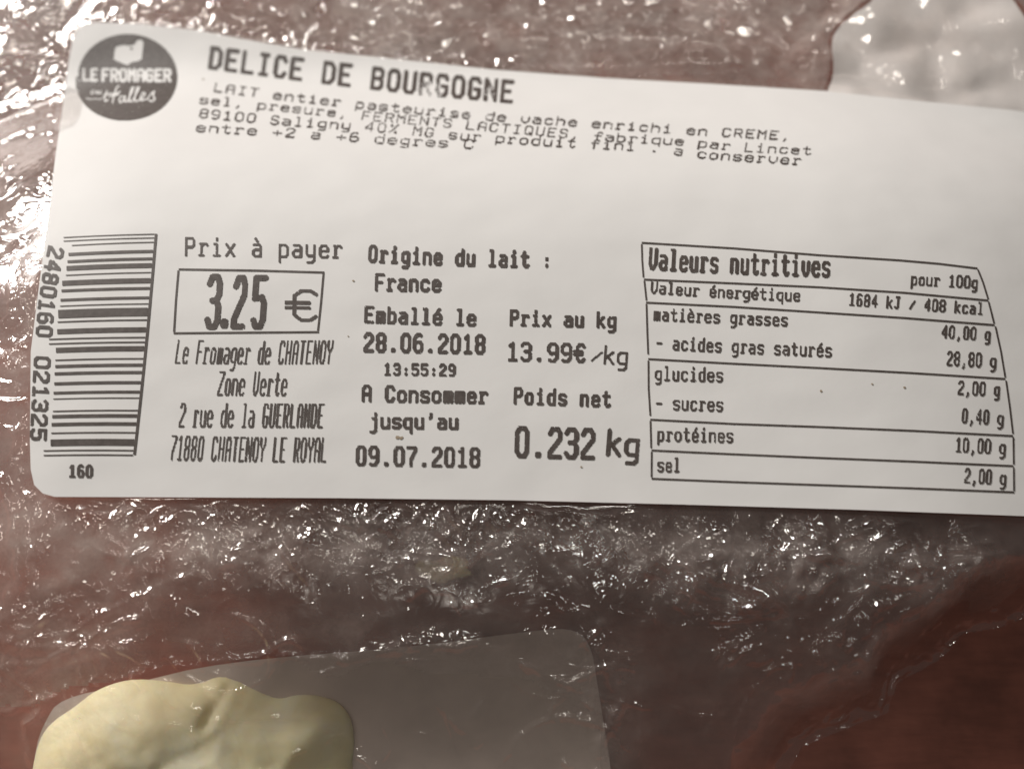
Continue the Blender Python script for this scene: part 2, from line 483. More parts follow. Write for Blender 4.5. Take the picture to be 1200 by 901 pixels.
def crumple_mask(px, py):
    A = .16 - blob(px, py, 650, 30, 450, 60, .10) + blob(px, py, 1040, 745, 110, 50, .34) + blob(px, py, 950, 800, 90, 80, .3) + blob(px, py, 700, 830, 60, 90, .25)
    A = A + blob(px, py, 20, 340, 50, 300, .42) + blob(px, py, 30, 20, 60, 50, .12) + blob(px, py, 40, 735, 130, 50, .9)
    A = A + blob(px, py, 330, 640, 190, 45, .75) + blob(px, py, 560, 610, 220, 40, .7) + blob(px, py, 160, 700, 150, 40, .3)
    A = A + blob(px, py, 900, 640, 140, 75, .8) + blob(px, py, 1110, 640, 130, 55, .75) + blob(px, py, 770, 690, 80, 45, .45)
    A = A + blob(px, py, 300, 20, 300, 40, .10) + blob(px, py, 620, 40, 250, 45, .04) + blob(px, py, 930, 760, 90, 70, .3)
    A = A + blob(px, py, 200, 870, 200, 50, .32) + blob(px, py, 650, 830, 120, 80, .18)
    return np.clip(A, 0, 1)
def milk_light_mask(px, py):  # film milkiness plus painted brightening at the top, left and upper right paper
    A = .015 + .0 * px
    A = A + blob(px, py, 15, 250, 55, 150, .30) + blob(px, py, 15, 480, 50, 170, .22) + blob(px, py, 380, 630, 300, 60, .30)
    A = A + blob(px, py, 110, 640, 150, 70, .26) + blob(px, py, 1090, 650, 190, 55, .20) + blob(px, py, 830, 625, 160, 50, .22) + blob(px, py, 960, 750, 180, 80, .08) + blob(px, py, 715, 850, 40, 90, .10) + blob(px, py, 90, 870, 60, 60, .2) + blob(px, py, 520, 660, 50, 30, .07)
    A = A + blob(px, py, 60, 740, 120, 30, .15) + blob(px, py, 600, 20, 700, 80, .42) + blob(px, py, 1100, 60, 120, 80, .5)
    A = A + blob(px, py, 30, 810, 110, 100, .26) + blob(px, py, 330, 740, 200, 30, .18) + blob(px, py, 640, 820, 260, 90, .05) + blob(px, py, 560, 760, 200, 30, .07) + blob(px, py, 690, 850, 50, 90, .06)
    return A

def build_film(name, cell, x0, x1, y0, y1, seed, parent, m, layer):
    xs = np.arange(x0, x1, cell); ys = np.arange(y0, y1, cell)
    X, Y = np.meshgrid(xs, ys)
    A_, B_ = Noise(seed), Noise(seed + 50)
    Z0 = surf_pack(X, Y)
    px, py = to_px(np.stack([X.ravel(), Y.ravel(), Z0.ravel()], 1))
    px = px.reshape(X.shape); py = py.reshape(X.shape)
    amp = crumple_mask(px, py)
    # amount by which the film is pinned flat beneath the label
    ins = inside(np.array(label_ol), px, py)
    near = ins
    dl = seg_dist(px, py, np.array(label_ol + label_ol[:1])[::1])
    sd = np.where(ins, -dl, dl)              # >0 outside
    free = sstep(2, 16, sd)
    # bottom right corner: the film falls to the table
    de = seg_dist(px, py, EDGE)
    side = (px - 1060) * .58 + (py - 800) * .8       # rough side test replaced by polygon
    out_poly = np.array(EDGE + [(900, 1500), (2500, 1500), (2500, 700)])
    out = inside(out_poly, px, py)
    drop = np.where(out, 0, sstep(0, 90, de))
    Z = 1.3 + (Z0 - 1.3) * np.where(layer, 1, 1) * (.25 + .75 * drop)
    ct = cheese_top(X, Y)
    Z = np.maximum(Z, np.where(py > 740, ct + .35, 0))
    k = .45 if layer == 0 else .6
    wx = X + .8 * A_.fbm(X / 4, Y / 4, 2); wy = Y + .8 * B_.fbm(X / 4, Y / 4, 2)
    patch = .06 + 1.75 * sstep(-.05, .32, B_.fbm(X / 7, Y / 6, 3))
    c = 0.55 * A_.fbm(X / 8, Y / 8, 2)
    cr = .16 * A_.ridge(wx / 3.3, wy / 2.3, .05) + .09 * B_.ridge(wx / 1.7 + 9, wy / 1.5, .06) + .04 * A_.ridge(wy / 1.0, wx / .85 + 3, .07)
    cr = cr + .26 * B_.facets(wx / 3.2, wy / 2.3) + .05 * A_.facets(wx / 1.25 + 7, wy / 1.15)
    Z = Z + free * (c * (.35 + amp) + amp * patch * cr * (1.0 if layer == 0 else .45))
    if layer == 0:
        for ri, (l, h, wd) in enumerate(RIDGES_W):
            bx0, by0 = l.min(0) - 4 * wd - 1; bx1, by1 = l.max(0) + 4 * wd + 1
            i0, i1 = np.searchsorted(xs, [bx0, bx1]); j0, j1 = np.searchsorted(ys, [by0, by1])
            if i1 <= i0 or j1 <= j0: continue
            sx, sy = X[j0:j1, i0:i1], Y[j0:j1, i0:i1]; wd = wd * 1.9
            jx = sx + .35 * A_.perlin(sx / 2.2, sy / 2.2); jy = sy + .35 * B_.perlin(sx / 2.2, sy / 2.2)
            d = seg_dist(jx, jy, l)
            if ri < NBIG:      # long rounded folds
                w_ = max(.42, wd / 1.9 * 1.25)
                tp = 1 - .35 * np.exp(-(np.minimum(np.hypot(sx - l[0, 0], sy - l[0, 1]), np.hypot(sx - l[-1, 0], sy - l[-1, 1])) / 1.5)**2)
                Z[j0:j1, i0:i1] += np.maximum(free[j0:j1, i0:i1], .5 * (sd[j0:j1, i0:i1] > 1)) * w_ * (.62 + .35 * h) * tp * np.exp(-(d / w_)**2) * (1 + .35 * B_.perlin(sx / 3, sy / 3))
                continue
            Z[j0:j1, i0:i1] += free[j0:j1, i0:i1] * wd * (.5 + .45 * h) * np.clip(1 - d / wd, 0, 1) * (1.0 + .8 * B_.perlin(sx / 2.5, sy / 2.5))
        # short sharp pleats, thousands of them, denser where the film is crumpled
        r_ = np.random.default_rng(seed + 9)
        n_c = 9500
        qx = r_.uniform(x0, x1, n_c); qy = r_.uniform(y0, y1, n_c)
        ci = np.clip(((qx - x0) / cell).astype(int), 0, len(xs) - 1); cj = np.clip(((qy - y0) / cell).astype(int), 0, len(ys) - 1)
        pr = (amp * patch)[cj, ci] * free[cj, ci] + .012
        ang = 2.6 * A_.fbm(qx / 12, qy / 12, 2) * np.pi + r_.normal(0, .65, n_c)
        ok = r_.uniform(size=n_c) < pr
        for qx_, qy_, an, ln, wd, hh, cv in zip(qx[ok], qy[ok], ang[ok], r_.gamma(2.2, .75, ok.sum()) + .6, r_.uniform(.22, .62, ok.sum()), r_.uniform(.08, .8, ok.sum()), r_.normal(0, .28, ok.sum())):
            rr = min(ln, 4.5) + .8
            i0 = max(0, int((qx_ - rr - x0) / cell)); i1 = min(len(xs), int((qx_ + rr - x0) / cell) + 2)
            j0 = max(0, int((qy_ - rr - y0) / cell)); j1 = min(len(ys), int((qy_ + rr - y0) / cell) + 2)
            if i1 - i0 < 3 or j1 - j0 < 3: continue
            dx = X[j0:j1, i0:i1] - qx_; dy = Y[j0:j1, i0:i1] - qy_
            u = dx * math.cos(an) + dy * math.sin(an); v_ = -dx * math.sin(an) + dy * math.cos(an) - cv * u * u
            hh = hh * (1.5 if qy_ < -14 else 1.0)
            Z[j0:j1, i0:i1] += free[j0:j1, i0:i1] * hh * wd * (np.sqrt(.01 + np.clip(1 - np.abs(v_ / wd), 0, 1)**2) - .1) * np.exp(-(u / (ln * .6))**4)
        for _ in range(700):
            a = r_.uniform(x0 + 10, x1 - 10); b = r_.uniform(y0 + 4, y1 - 6)
            ii = int((a - x0) / cell); jj = int((b - y0) / cell)
            if r_.uniform() > (amp[jj, ii] * .9 + .10) * free[jj, ii]: continue
            an = 1.6 * A_.fbm(np.array([a / 16]), np.array([b / 16]), 2)[0] * np.pi + r_.normal(0, .35)
            L_ = r_.uniform(2.5, 8); k_ = r_.normal(0, .05)
            tt = np.linspace(-L_, L_, 9)
            l = np.stack([a + tt * math.cos(an) - k_ * tt**2 * math.sin(an), b + tt * math.sin(an) + k_ * tt**2 * math.cos(an)], 1)
            wd = r_.uniform(.2, .5); hh = r_.uniform(.15, .75)
            bx0, by0 = l.min(0) - 1; bx1, by1 = l.max(0) + 1
            i0, i1 = np.searchsorted(xs, [bx0, bx1]); j0, j1 = np.searchsorted(ys, [by0, by1])
            if i1 <= i0 or j1 <= j0: continue
            sx, sy = X[j0:j1, i0:i1], Y[j0:j1, i0:i1]
            d = seg_dist(sx + .15 * A_.perlin(sx / 1.6, sy / 1.6), sy + .15 * B_.perlin(sx / 1.6, sy / 1.6), l)
            Z[j0:j1, i0:i1] += free[j0:j1, i0:i1] * wd * hh * np.clip(1 - d / wd, 0, 1) * sstep(0, 1.5, L_ - np.hypot(sx - a, sy - b) + .3)
        # gathered film right along the upper edge of the label
        e = blob(px, py, 330, 50, 420, 400, 1) * np.exp(-((sd - 7) / 7)**2) * (py < 330)
        Z = Z + e * .18 * A_.ridge(wx / 1.1, wy / .8, .06)
    Z = Z + (.30 * A_.ridge(wx / 2.2, wy / 1.6, .05) + .16 * B_.facets(wx / 1.8, wy / 1.5)) * 1.5 * blob(px, py, 1080, 790, 200, 110, 1) * (1 - layer) + .0
    Z = Z - .34 - .9 * layer
    if layer: Z = Z - .5
    Z = np.where(ins, np.minimum(Z, Z0 - .40 - layer), Z)
    Z = np.maximum(Z, .15 + (.35 + .35 * np.abs(B_.fbm(X / 3, Y / 3, 3))) * (1 - layer) * sstep(0, 20, np.where(out, 0, de)))
    dp = np.where(inside(pp_ol, px, py), 0, seg_dist(px, py, np.vstack([pp_ol, pp_ol[:1]])))
    Z = np.where((px > 700) & ~ins, np.maximum(Z, s_pp(X, Y) + .35 - .2 * layer - .03 * dp), Z)
    keep = ~out if layer == 0 else ~out & (de > 34 + 22 * A_.perlin(X / 5, Y / 5)) & ~((px / 1.0 - 330)**2 / 400**2 + (py - 905)**2 / 128**2 < 1 + .35 * A_.perlin(X / 7, Y / 7)) & ~((dp < 5) & (px > 880))
    milk_light = milk_light_mask(px, py) * (1.5 if layer else .22 + .35 * sstep(745, 790, py))
    idx = np.arange(X.size).reshape(X.shape)
    Q = np.stack([idx[:-1, :-1], idx[:-1, 1:], idx[1:, 1:], idx[1:, :-1]], -1)
    # no sheet where the label covers it completely, nor beyond the film's own edge
    hid = ins & (dl > 22)
    seen = (px > -70) & (px < 1270) & (py < 975)
    kq = keep[:-1, :-1] & ~hid[:-1, :-1] & seen[:-1, :-1]
    Q = Q[kq].reshape(-1, 4)
    V = np.stack([X.ravel(), Y.ravel(), Z.ravel()], 1)
    used = np.zeros(len(V), bool); used[Q.ravel()] = True
    remap = np.cumsum(used) - 1
    return quads(name, V[used], remap[Q], m, parent, True, {'crumple': amp.ravel()[used] * free.ravel()[used], 'milk_light': milk_light.ravel()[used]})

film = thing('cling_film', 'clear crumpled cling film stretched over the cheese and paper, full of shiny creases', 'cling film')
build_film('outer_film', .12, -80, 80, -54, 72, 101, film, FILM, 0)
build_film('inner_film', .30, -80, 80, -54, 72, 202, film, FILM2, 1)

# ------------------------------------------------------------------ the label
lab = thing('price_label', 'large white price label with barcode and nutrition table stuck on the crumpled film', 'label')
sheet('label_sheet', label_poly, 4, surf_label, .12, LABELP, lab)
INK_UP = .05

# --- dot-matrix style single-stroke letters: x 0..4, cap height 8, x-height 5.4
G = {
'A': '0,0 0,6.6 1.2,8 2.8,8 4,6.6 4,0;0,3.6 4,3.6', 'B': '0,0 0,8 3,8 4,7 4,5 3,4.1 0,4.1;3,4.1 4,3 4,1 3,0 0,0',
'C': '4,6.4 3.2,8 .8,8 0,6.6 0,1.4 .8,0 3.2,0 4,1.6', 'D': '0,0 0,8 2.6,8 4,6.4 4,1.6 2.6,0 0,0', 'E': '4,8 0,8 0,0 4,0;0,4.1 3,4.1',
'F': '4,8 0,8 0,0;0,4.1 3,4.1', 'G': '4,6.6 3.2,8 .8,8 0,6.6 0,1.4 .8,0 3.2,0 4,1.2 4,3.7 2.2,3.7', 'H': '0,0 0,8;4,0 4,8;0,4 4,4',
'I': '.7,8 3.3,8;2,8 2,0;.7,0 3.3,0', 'J': '1,8 4,8;3,8 3,1.2 2.2,0 1,0 .2,1', 'L': '0,8 0,0 4,0', 'M': '0,0 0,8 2,4.6 4,8 4,0', 'N': '0,0 0,8 4,.6 4,0;4,0 4,8',
'O': '1,0 0,1.4 0,6.6 1,8 3,8 4,6.6 4,1.4 3,0 1,0', 'P': '0,0 0,8 3,8 4,7 4,4.8 3,3.8 0,3.8', 'Q': '1,0 0,1.4 0,6.6 1,8 3,8 4,6.6 4,1.4 3,0 1,0;2.4,1.8 4,-.6',
'R': '0,0 0,8 3,8 4,7 4,4.8 3,3.8 0,3.8;2,3.8 4,0', 'S': '4,6.8 3,8 1,8 0,6.8 0,5.2 1,4.3 3,3.8 4,2.8 4,1.2 3,0 1,0 0,1.2', 'T': '0,8 4,8;2,8 2,0',
'U': '0,8 0,1.2 1,0 3,0 4,1.2 4,8', 'V': '0,8 0,1.9 1.2,0 2.2,0 4,2 4,8', 'Y': '0,8 0,5.6 2,3.8 4,5.6 4,8;2,3.8 2,0', 'Z': '0,8 4,8 4,7 0,1 0,0 4,0',
'a': '.4,5.4 3,5.4 4,4.5 4,0;4,3.1 1,3.1 0,2.3 0,.9 1,0 3,0 4,1', 'b': '0,8 0,0 3,0 4,1.1 4,4.3 3,5.4 0,5.4', 'c': '4,4.4 3.2,5.4 1,5.4 0,4.3 0,1.1 1,0 3.2,0 4,1',
'd': '4,8 4,0 1,0 0,1.1 0,4.3 1,5.4 4,5.4', 'e': '0,2.9 4,2.9 4,4.3 3,5.4 1,5.4 0,4.3 0,1.1 1,0 3.4,0 4,.7', 'f': '4,7.2 3.4,8 2.2,8 1.5,7 1.5,0;0,4.8 3.4,4.8',
'g': '4,5.4 1,5.4 0,4.3 0,1.5 1,.5 4,.5;4,5.4 4,-1.4 3,-2.4 .6,-2.4', 'h': '0,8 0,0;0,5 1,5.4 3,5.4 4,4.4 4,0', 'i': '.8,5.4 2,5.4 2,0;.6,0 3.4,0;2,7.2 2,8',
'j': '1.6,5.4 3,5.4 3,-1.4 2,-2.4 .4,-2.4;3,7.2 3,8', 'k': '0,8 0,0;0,2.4 3.6,5.4;1.3,3.2 4,0', 'l': '.8,8 2,8 2,0;.6,0 3.4,0',
'm': '0,0 0,5.4;0,5.3 4,5.3;2,5.4 2,0;4,5.2 4,0;1,5 1,2.6;3,5 3,2.6', 'n': '0,0 0,5.4;0,4.7 1,5.4 3,5.4 4,4.4 4,0', 'o': '1,0 0,1.1 0,4.3 1,5.4 3,5.4 4,4.3 4,1.1 3,0 1,0',
'p': '0,-2.4 0,5.4 3,5.4 4,4.3 4,1.1 3,0 0,0', 'q': '4,-2.4 4,5.4 1,5.4 0,4.3 0,1.1 1,0 4,0', 'r': '.4,5.4 1,5.4 1,0;0,0 2,0;1,4.2 2.2,5.4 3.4,5.4 4,4.7',
's': '4,4.8 3.2,5.4 .8,5.4 0,4.6 0,3.4 .8,2.9 3.2,2.5 4,2 4,.8 3.2,0 .8,0 0,.6', 't': '1.5,7.6 1.5,1 2.3,0 3.4,0 4,.7;0,5.4 3.6,5.4', 'u': '0,5.4 0,1 1,0 3,0 4,.8;4,5.4 4,0',
'v': '0,5.4 0,2 1.6,0 2.4,0 4,2 4,5.4', 'x': '0,5.4 4,0;4,5.4 0,0', 'y': '0,5.4 0,1.6 1,.6 4,.6;4,5.4 4,-1.4 3,-2.4 .6,-2.4', 'z': '0,5.4 4,5.4 0,0 4,0',
'0': '1,0 0,1.3 0,6.7 1,8 3,8 4,6.7 4,1.3 3,0 1,0', '1': '.7,6.6 2.1,8 2.1,0;.6,0 3.6,0', '2': '0,6.6 1,8 3,8 4,6.8 4,5.2 0,1.2 0,0 4,0', '3': '0,6.9 .9,8 3,8 4,6.9 4,5.2 3,4.2 1.4,4.2;3,4.2 4,3.2 4,1.1 3,0 .9,0 0,1.1',
'4': '3,0 3,8 0,3.4 0,2.4 4,2.4', '5': '4,8 0,8 0,4.6 3,4.8 4,3.8 4,1.2 3,0 .9,0 0,1', '6': '3.6,7.6 3,8 1.3,8 0,6.4 0,1.3 1,0 3,0 4,1.2 4,3.4 3,4.6 0,4.4', '7': '0,8 4,8 4,6.8 1.6,2.6 1.6,0',
'8': '1,4.2 0,5.2 0,7 1,8 3,8 4,7 4,5.2 3,4.2 1,4.2 0,3.1 0,1.1 1,0 3,0 4,1.1 4,3.1 3,4.2', '9': '.4,.3 1,0 2.7,0 4,1.6 4,6.7 3,8 1,8 0,6.8 0,4.6 1,3.5 4,3.6',
'.': '1.6,.2 2.2,.2;1.6,.7 2.2,.7', ',': '2,.9 2,0 1.2,-1.5', ':': '2,.4 2,1;2,3.9 2,4.5', '/': '0,.6 4,6', '+': '0,3 4,3;2,5 2,1', '-': '.3,3.3 3.7,3.3', "'": '2.2,8 2.2,6.6 1.6,5.8',
'%': '0,0 4,8;.2,7.6 .9,7.6 .9,6.2 .2,6.2 .2,7.6;3.1,1.8 3.8,1.8 3.8,.4 3.1,.4 3.1,1.8', ' ': ''}
G['é'] = G['e'] + ';1.8,6.6 3,8'
G['è'] = G['e'] + ';2.3,6.6 1.2,8'
G['à'] = G['a'] + ';2.3,6.8 1.2,8.2'
G['€'] = '4,7 3.2,8 1.8,8 .8,6.6 .8,1.4 1.8,0 3.2,0 4,1;-.5,4.7 3,4.7;-.5,3.3 3,3.3'
GL = {k: [np.array([[float(q) for q in p.split(',')] for p in s.split()]) for s in v.split(';') if s] for k, v in G.items()}

def spline(pts, s):
    """smooth curve through the points, s in 0..1 by chord length"""
    P = np.array(pts, float)
    d = np.concatenate([[0], np.cumsum(np.hypot(*np.diff(P, axis=0).T))]); d /= d[-1]
    if len(P) == 2:
        return P[0] + (P[1] - P[0]) * s[:, None]
    if len(P) == 3:
        # quadratic through three
        a = P[0]; m = P[1]; b = P[2]; t = d[1]
        c = (m - (1 - t)**2 * a - t * t * b) / (2 * t * (1 - t))
        return ((1 - s)**2)[:, None] * a + (2 * s * (1 - s))[:, None] * c + (s * s)[:, None] * b
    return np.stack([np.interp(s, d, P[:, 0]), np.interp(s, d, P[:, 1])], 1)

def emit(name, cells, m=None, parent=None, up=INK_UP):
    """cells: (N,4,2) photo-pixel corners -> thin print lying on the label"""
    C = np.array(cells).reshape(-1, 2)
    P = place(C[:, 0], C[:, 1], surf_label, up)
    Q = np.arange(len(C)).reshape(-1, 4)
    a, b, c = P[Q[:, 0]], P[Q[:, 1]], P[Q[:, 2]]
    nz = np.cross(b - a, c - a)[:, 2]
    Q = np.where((nz < 0)[:, None], Q[:, ::-1], Q)
    return quads(name, P, Q, m or INK, parent or lab, False)

def runs_to_cells(mask, du, dv, u0, v0, fn, maxrun=8):
    cells = []
    for j in range(mask.shape[0]):
        row = mask[j]
        i = 0; n = len(row)
        while i < n:
            if row[i]:
                k = i
                while k < n and row[k] and k - i < maxrun: k += 1
                cells.append([(u0 + i * du, v0 + j * dv), (u0 + k * du, v0 + j * dv), (u0 + k * du, v0 + (j + 1) * dv), (u0 + i * du, v0 + (j + 1) * dv)])
                i = k
            else: i += 1
    if not cells: return np.zeros((0, 4, 2))
    C = np.array(cells).reshape(-1, 2)
    return fn(C[:, 0], C[:, 1]).reshape(-1, 4, 2)

FADE = []   # (px,py,r,prob) spots where the thermal print dropped out
def text_cells(txt, base, h, th, gw=.74, hr=None, slant=0.0, dot=.9):
    """base: baseline points from left side of the first glyph to right side of the last"""
    n = len(txt)
    B = np.array(base, float)
    W = np.hypot(*np.diff(B, axis=0).T).sum()
    adv = W / (n - 1 + gw)
    gwid = adv * gw
    hr = hr if hr is not None else h
    th = th * (1.0 if th > 2.95 else .86 if h > 13 else .74)
    r = th / 2
    sx = (gwid - th) / 4.0
    H0 = h - th; sy = H0 / 8.0
    nx = int(W / dot) + 8; ny = int(h * 1.55 / dot) + 6
    vmin = -.38 * h
    U = (np.arange(nx) + .5) * dot - 3 * dot; V = vmin + (np.arange(ny) + .5) * dot
    uu, vv = np.meshgrid(U, V)
    mask = np.zeros(uu.shape, bool)
    rx = r; ry = r
    for i, ch in enumerate(txt):
        ox = i * adv + r
        i0 = int((ox - adv * .4) / dot); i1 = int((ox + adv * 1.3) / dot) + 8
        i0 = max(0, i0); i1 = min(nx, i1)
        for L in GL.get(ch, []):
            pl = L * [sx, sy] + [ox, r]
            d = seg_dist(uu[:, i0:i1], vv[:, i0:i1], pl)
            mask[:, i0:i1] |= d < r
    def fn(u, v):
        s = np.clip(u / W, -.1, 1.1)
        b = spline(B, np.clip(s, 0, 1))
        sm = np.clip(s, .011, .989)
        t2 = spline(B, sm + .01) - spline(B, sm - .01)
        t2 /= np.hypot(t2[:, 0], t2[:, 1])[:, None] + 1e-9
        b = b + t2 * (u - np.clip(u, 0, W))[:, None]
        upv = np.stack([t2[:, 1], -t2[:, 0]], 1)
        hh = 1 + (hr / h - 1) * np.clip(s, 0, 1)
        return b + upv * (v * hh)[:, None] + t2 * (v * slant)[:, None]
    if FADE:
        C = fn(uu.ravel(), vv.ravel())
        for fx, fy, fr, pr in FADE:
            dd = np.hypot(C[:, 0] - fx, C[:, 1] - fy).reshape(mask.shape)
            mask &= ~((dd < fr) & (RNG.uniform(size=mask.shape) < pr * (1 - dd / fr * .6)))
    # tiny random drop-outs of single dots
    mask &= RNG.uniform(size=mask.shape) > .012
    return runs_to_cells(mask, dot, dot, -3 * dot, vmin, fn)

def text(txt, base, h, th, **k):
    return emit('printed_text', text_cells(txt, base, h, th, **k))

FADE.append((503, 109, 15, .8)); FADE.append((574, 108, 7, .6))
text('DELICE DE BOURGOGNE', [(243, 81.5), (378, 99), (490, 112), (601, 122)], 28, 5.0, gw=.84)
FADE.clear()
FADE.append((560, 131, 22, .35)); FADE.append((590, 150, 900, .11)); FADE.append((480, 150, 60, .22))
small = dict(gw=.74, dot=.8)
text('LAIT entier pasteurise de vache enrichi en CREME,', [(250, 108), (330, 118), (427, 128.5), (560, 141), (690, 150), (830, 160), (925, 165)], 11.2, 2.5, slant=.12, **small)
text('sel, presure, FERMENTS LACTIQUES, fabrique par Lincet', [(233, 122), (330, 131), (426, 141), (557, 153), (700, 165.5), (800, 171), (870, 178), (950, 182)], 11, 2.4, slant=.12, **small)
text('89100 Saligny 40% MG sur produit fini . a conserver', [(232.5, 138.5), (323, 147), (440, 155), (543, 165), (650, 172.5), (758, 178), (830, 187), (938, 194)], 11.5, 2.5, slant=.12, **small)
text('entre +2 a +6 degres C', [(229, 155), (324, 160.5), (397, 165.5), (480, 171), (554, 175)], 11.5, 2.5, slant=.12, **small)
FADE.clear()
text('Prix à payer', [(216.5, 300.5), (310, 302), (401, 303.5)], 23, 3.0, gw=.76)
text('Le Fromager de CHATENOY', [(204.5, 426), (300, 427), (388, 426.5)], 28, 2.5, gw=.84, slant=.12)
text('Zone Verte', [(254, 463.5), (335, 464)], 29, 2.5, gw=.84, slant=.10)
text('2 rue de la GUERLANDE', [(209, 500.5), (378, 501.5)], 29, 2.5, gw=.84, slant=.08)
text('71880 CHATENOY LE ROYAL', [(198, 539), (290, 541), (382, 541.5)], 29.5, 2.5, gw=.84, slant=.08)
text('Origine du lait :', [(431, 308), (540, 312.5), (646, 315)], 21.5, 4.0, gw=.86)
text('France', [(439, 341.5), (517, 343)], 21.5, 4.0, gw=.88)
text('Emballé le', [(426.5, 379), (558, 383)], 21, 3.9, gw=.86)
text('Prix au kg', [(597, 382.5), (722, 385.5)], 20.5, 3.8, gw=.86)
text('28.06.2018', [(425.5, 413), (568.5, 415.5)], 24, 4.2, gw=.86)
text('13.99€', [(593.5, 423.5), (686, 425.5)], 23.5, 4.0, gw=.88)
text('/', [(692, 424.5), (706, 425)], 17, 2.4, gw=.9)
text('kg', [(707, 427), (735, 429)], 23, 3.0, gw=.84)
text('13:55:29', [(449.5, 440.5), (534, 441.5)], 15.5, 3.1, gw=.84)
text('A Consommer', [(423.5, 471.3), (572, 473.8)], 21, 3.9, gw=.88)
text('Poids net', [(601.5, 474), (716, 478)], 21, 3.9, gw=.84)
text("jusqu'au", [(432, 503), (537, 504)], 20.5, 3.9, gw=.88)
text('09.07.2018', [(416.5, 546.3), (562.5, 548.6)], 25, 4.2, gw=.86)
text('0.232', [(602.5, 536.5), (697, 539)], 38, 5.6, gw=.90)
text('kg', [(709.5, 534.5), (748.5, 537.5)], 33, 5.0, gw=.86)
text('Valeurs nutritives', [(759.5, 316.5), (870, 322), (973, 325.5)], 27, 4.0, gw=.88)
text('pour 100g', [(1067, 334.5), (1145.5, 339)], 15.5, 2.8, gw=.86)
text('Valeur énergétique', [(762, 344), (850, 349.5), (937.5, 353.5)], 15, 2.8, gw=.84)
text('1684 kJ / 408 kcal', [(994, 358.5), (1070, 364), (1152, 369.5)], 15.5, 2.8, gw=.84)
text('matières grasses', [(765.5, 376), (923, 383)], 16.5, 2.9, gw=.82)
text('- acides gras saturés', [(768, 409.5), (870, 414.5), (974.5, 419)], 17, 2.9, gw=.82)
text('40,00 g', [(1103, 396.5), (1160.5, 400)], 16, 2.8, gw=.86)
text('28,80 g', [(1109, 428.5), (1167, 431.5)], 17.5, 2.8, gw=.86)
text('glucides', [(767, 446), (847, 448)], 17.5, 2.9, gw=.82)
text('- sucres', [(768, 480), (847, 482.5)], 17.5, 2.9, gw=.82)
text('2,00 g', [(1122, 462.5), (1171.5, 465)], 17, 2.8, gw=.88)
text('0,40 g', [(1126.5, 495.5), (1175.5, 498.5)], 17.5, 2.8, gw=.88)
text('protéines', [(770, 517), (859, 519)], 17.5, 2.9, gw=.82)
text('10,00 g', [(1119, 530), (1178, 533)], 18, 2.8, gw=.86)
text('sel', [(770, 553), (797, 553.5)], 17.5, 2.9, gw=.82)
text('2,00 g', [(1129.5, 566), (1178.5, 569)], 18, 2.8, gw=.88)
text('160', [(80, 559.7), (108.5, 560.3)], 16, 3.2, gw=.88)

# the big price
emit('printed_price', np.vstack([
    text_cells('3', [(238.5, 386), (257.5, 386)], 65, 7.0, gw=1.0, slant=.07),
    text_cells('.', [(254, 386.3), (272, 386.3)], 60, 8.5, gw=1.0),
    text_cells('2', [(269.5, 386), (287, 386)], 64, 7.0, gw=1.0, slant=.07),
    text_cells('5', [(292.5, 386), (310.5, 386)], 64, 7.0, gw=1.0, slant=.07),
    text_cells('€', [(336, 376.5), (372, 377)], 38, 4.0, gw=1.0)]))

# ruled lines
def line_cells(pts, th, step=5):
    D = dense(pts, step, closed=False)
    T = np.gradient(D, axis=0); T /= np.hypot(T[:, 0], T[:, 1])[:, None]
    Nn = np.stack([-T[:, 1], T[:, 0]], 1) * th / 2
    L, R = D - Nn, D + Nn
    return np.stack([L[:-1], L[1:], R[1:], R[:-1]], 1)
emit('price_frame', np.vstack([line_cells(p, 2.3) for p in (
    [(209.3, 315.6), (300, 317), (380, 319.3)], [(379, 320.6), (376, 355), (372.5, 387.6)], [(373.6, 389), (290, 389.6), (203.3, 390.4)], [(209, 317), (206, 352), (203.8, 389)])]))
for n_, p in enumerate([
    [(752, 284.5), (860, 291), (960, 299), (1054, 305), (1100, 309), (1145.5, 314.5)],
    [(754.5, 327.5), (860, 332), (960, 336.5), (1060, 343), (1158, 352)],
    [(757, 354.5), (860, 359.5), (960, 366), (1060, 372.5), (1165.5, 380.8)],
    [(759.6, 420.6), (860, 426), (960, 431), (1070, 437), (1178, 443.8)],
    [(762, 491.5), (860, 496.5), (960, 500), (1070, 504.5), (1187, 510.6)],
    [(763.4, 527.5), (860, 532), (960, 536.2), (1070, 540.5), (1187.5, 545.8)],
    [(763.4, 560.6), (860, 564.5), (960, 568), (1070, 571.8), (1188.5, 576.5)]]):
    emit('table_rule', line_cells(p, 2.1))
for p in ([(752, 286), (752.5, 305), (754, 325)], [(755, 329), (757.5, 352)], [(757.5, 356), (758.5, 390), (759.5, 415)], [(759.8, 422.5), (760, 455), (762, 487)],
          [(762.2, 493), (763, 525)], [(763.6, 529), (763.4, 559)],
          [(1146, 316), (1152, 331), (1158, 350.5)], [(1158.5, 353.5), (1165, 379)], [(1166.5, 382.5), (1173, 412), (1178, 442)], [(1179, 446), (1183.5, 478), (1187, 508)],
          [(1187.5, 512), (1188, 544)], [(1188, 547.5), (1188.3, 575)]):
    emit('table_rule', line_cells(p, 2.0))

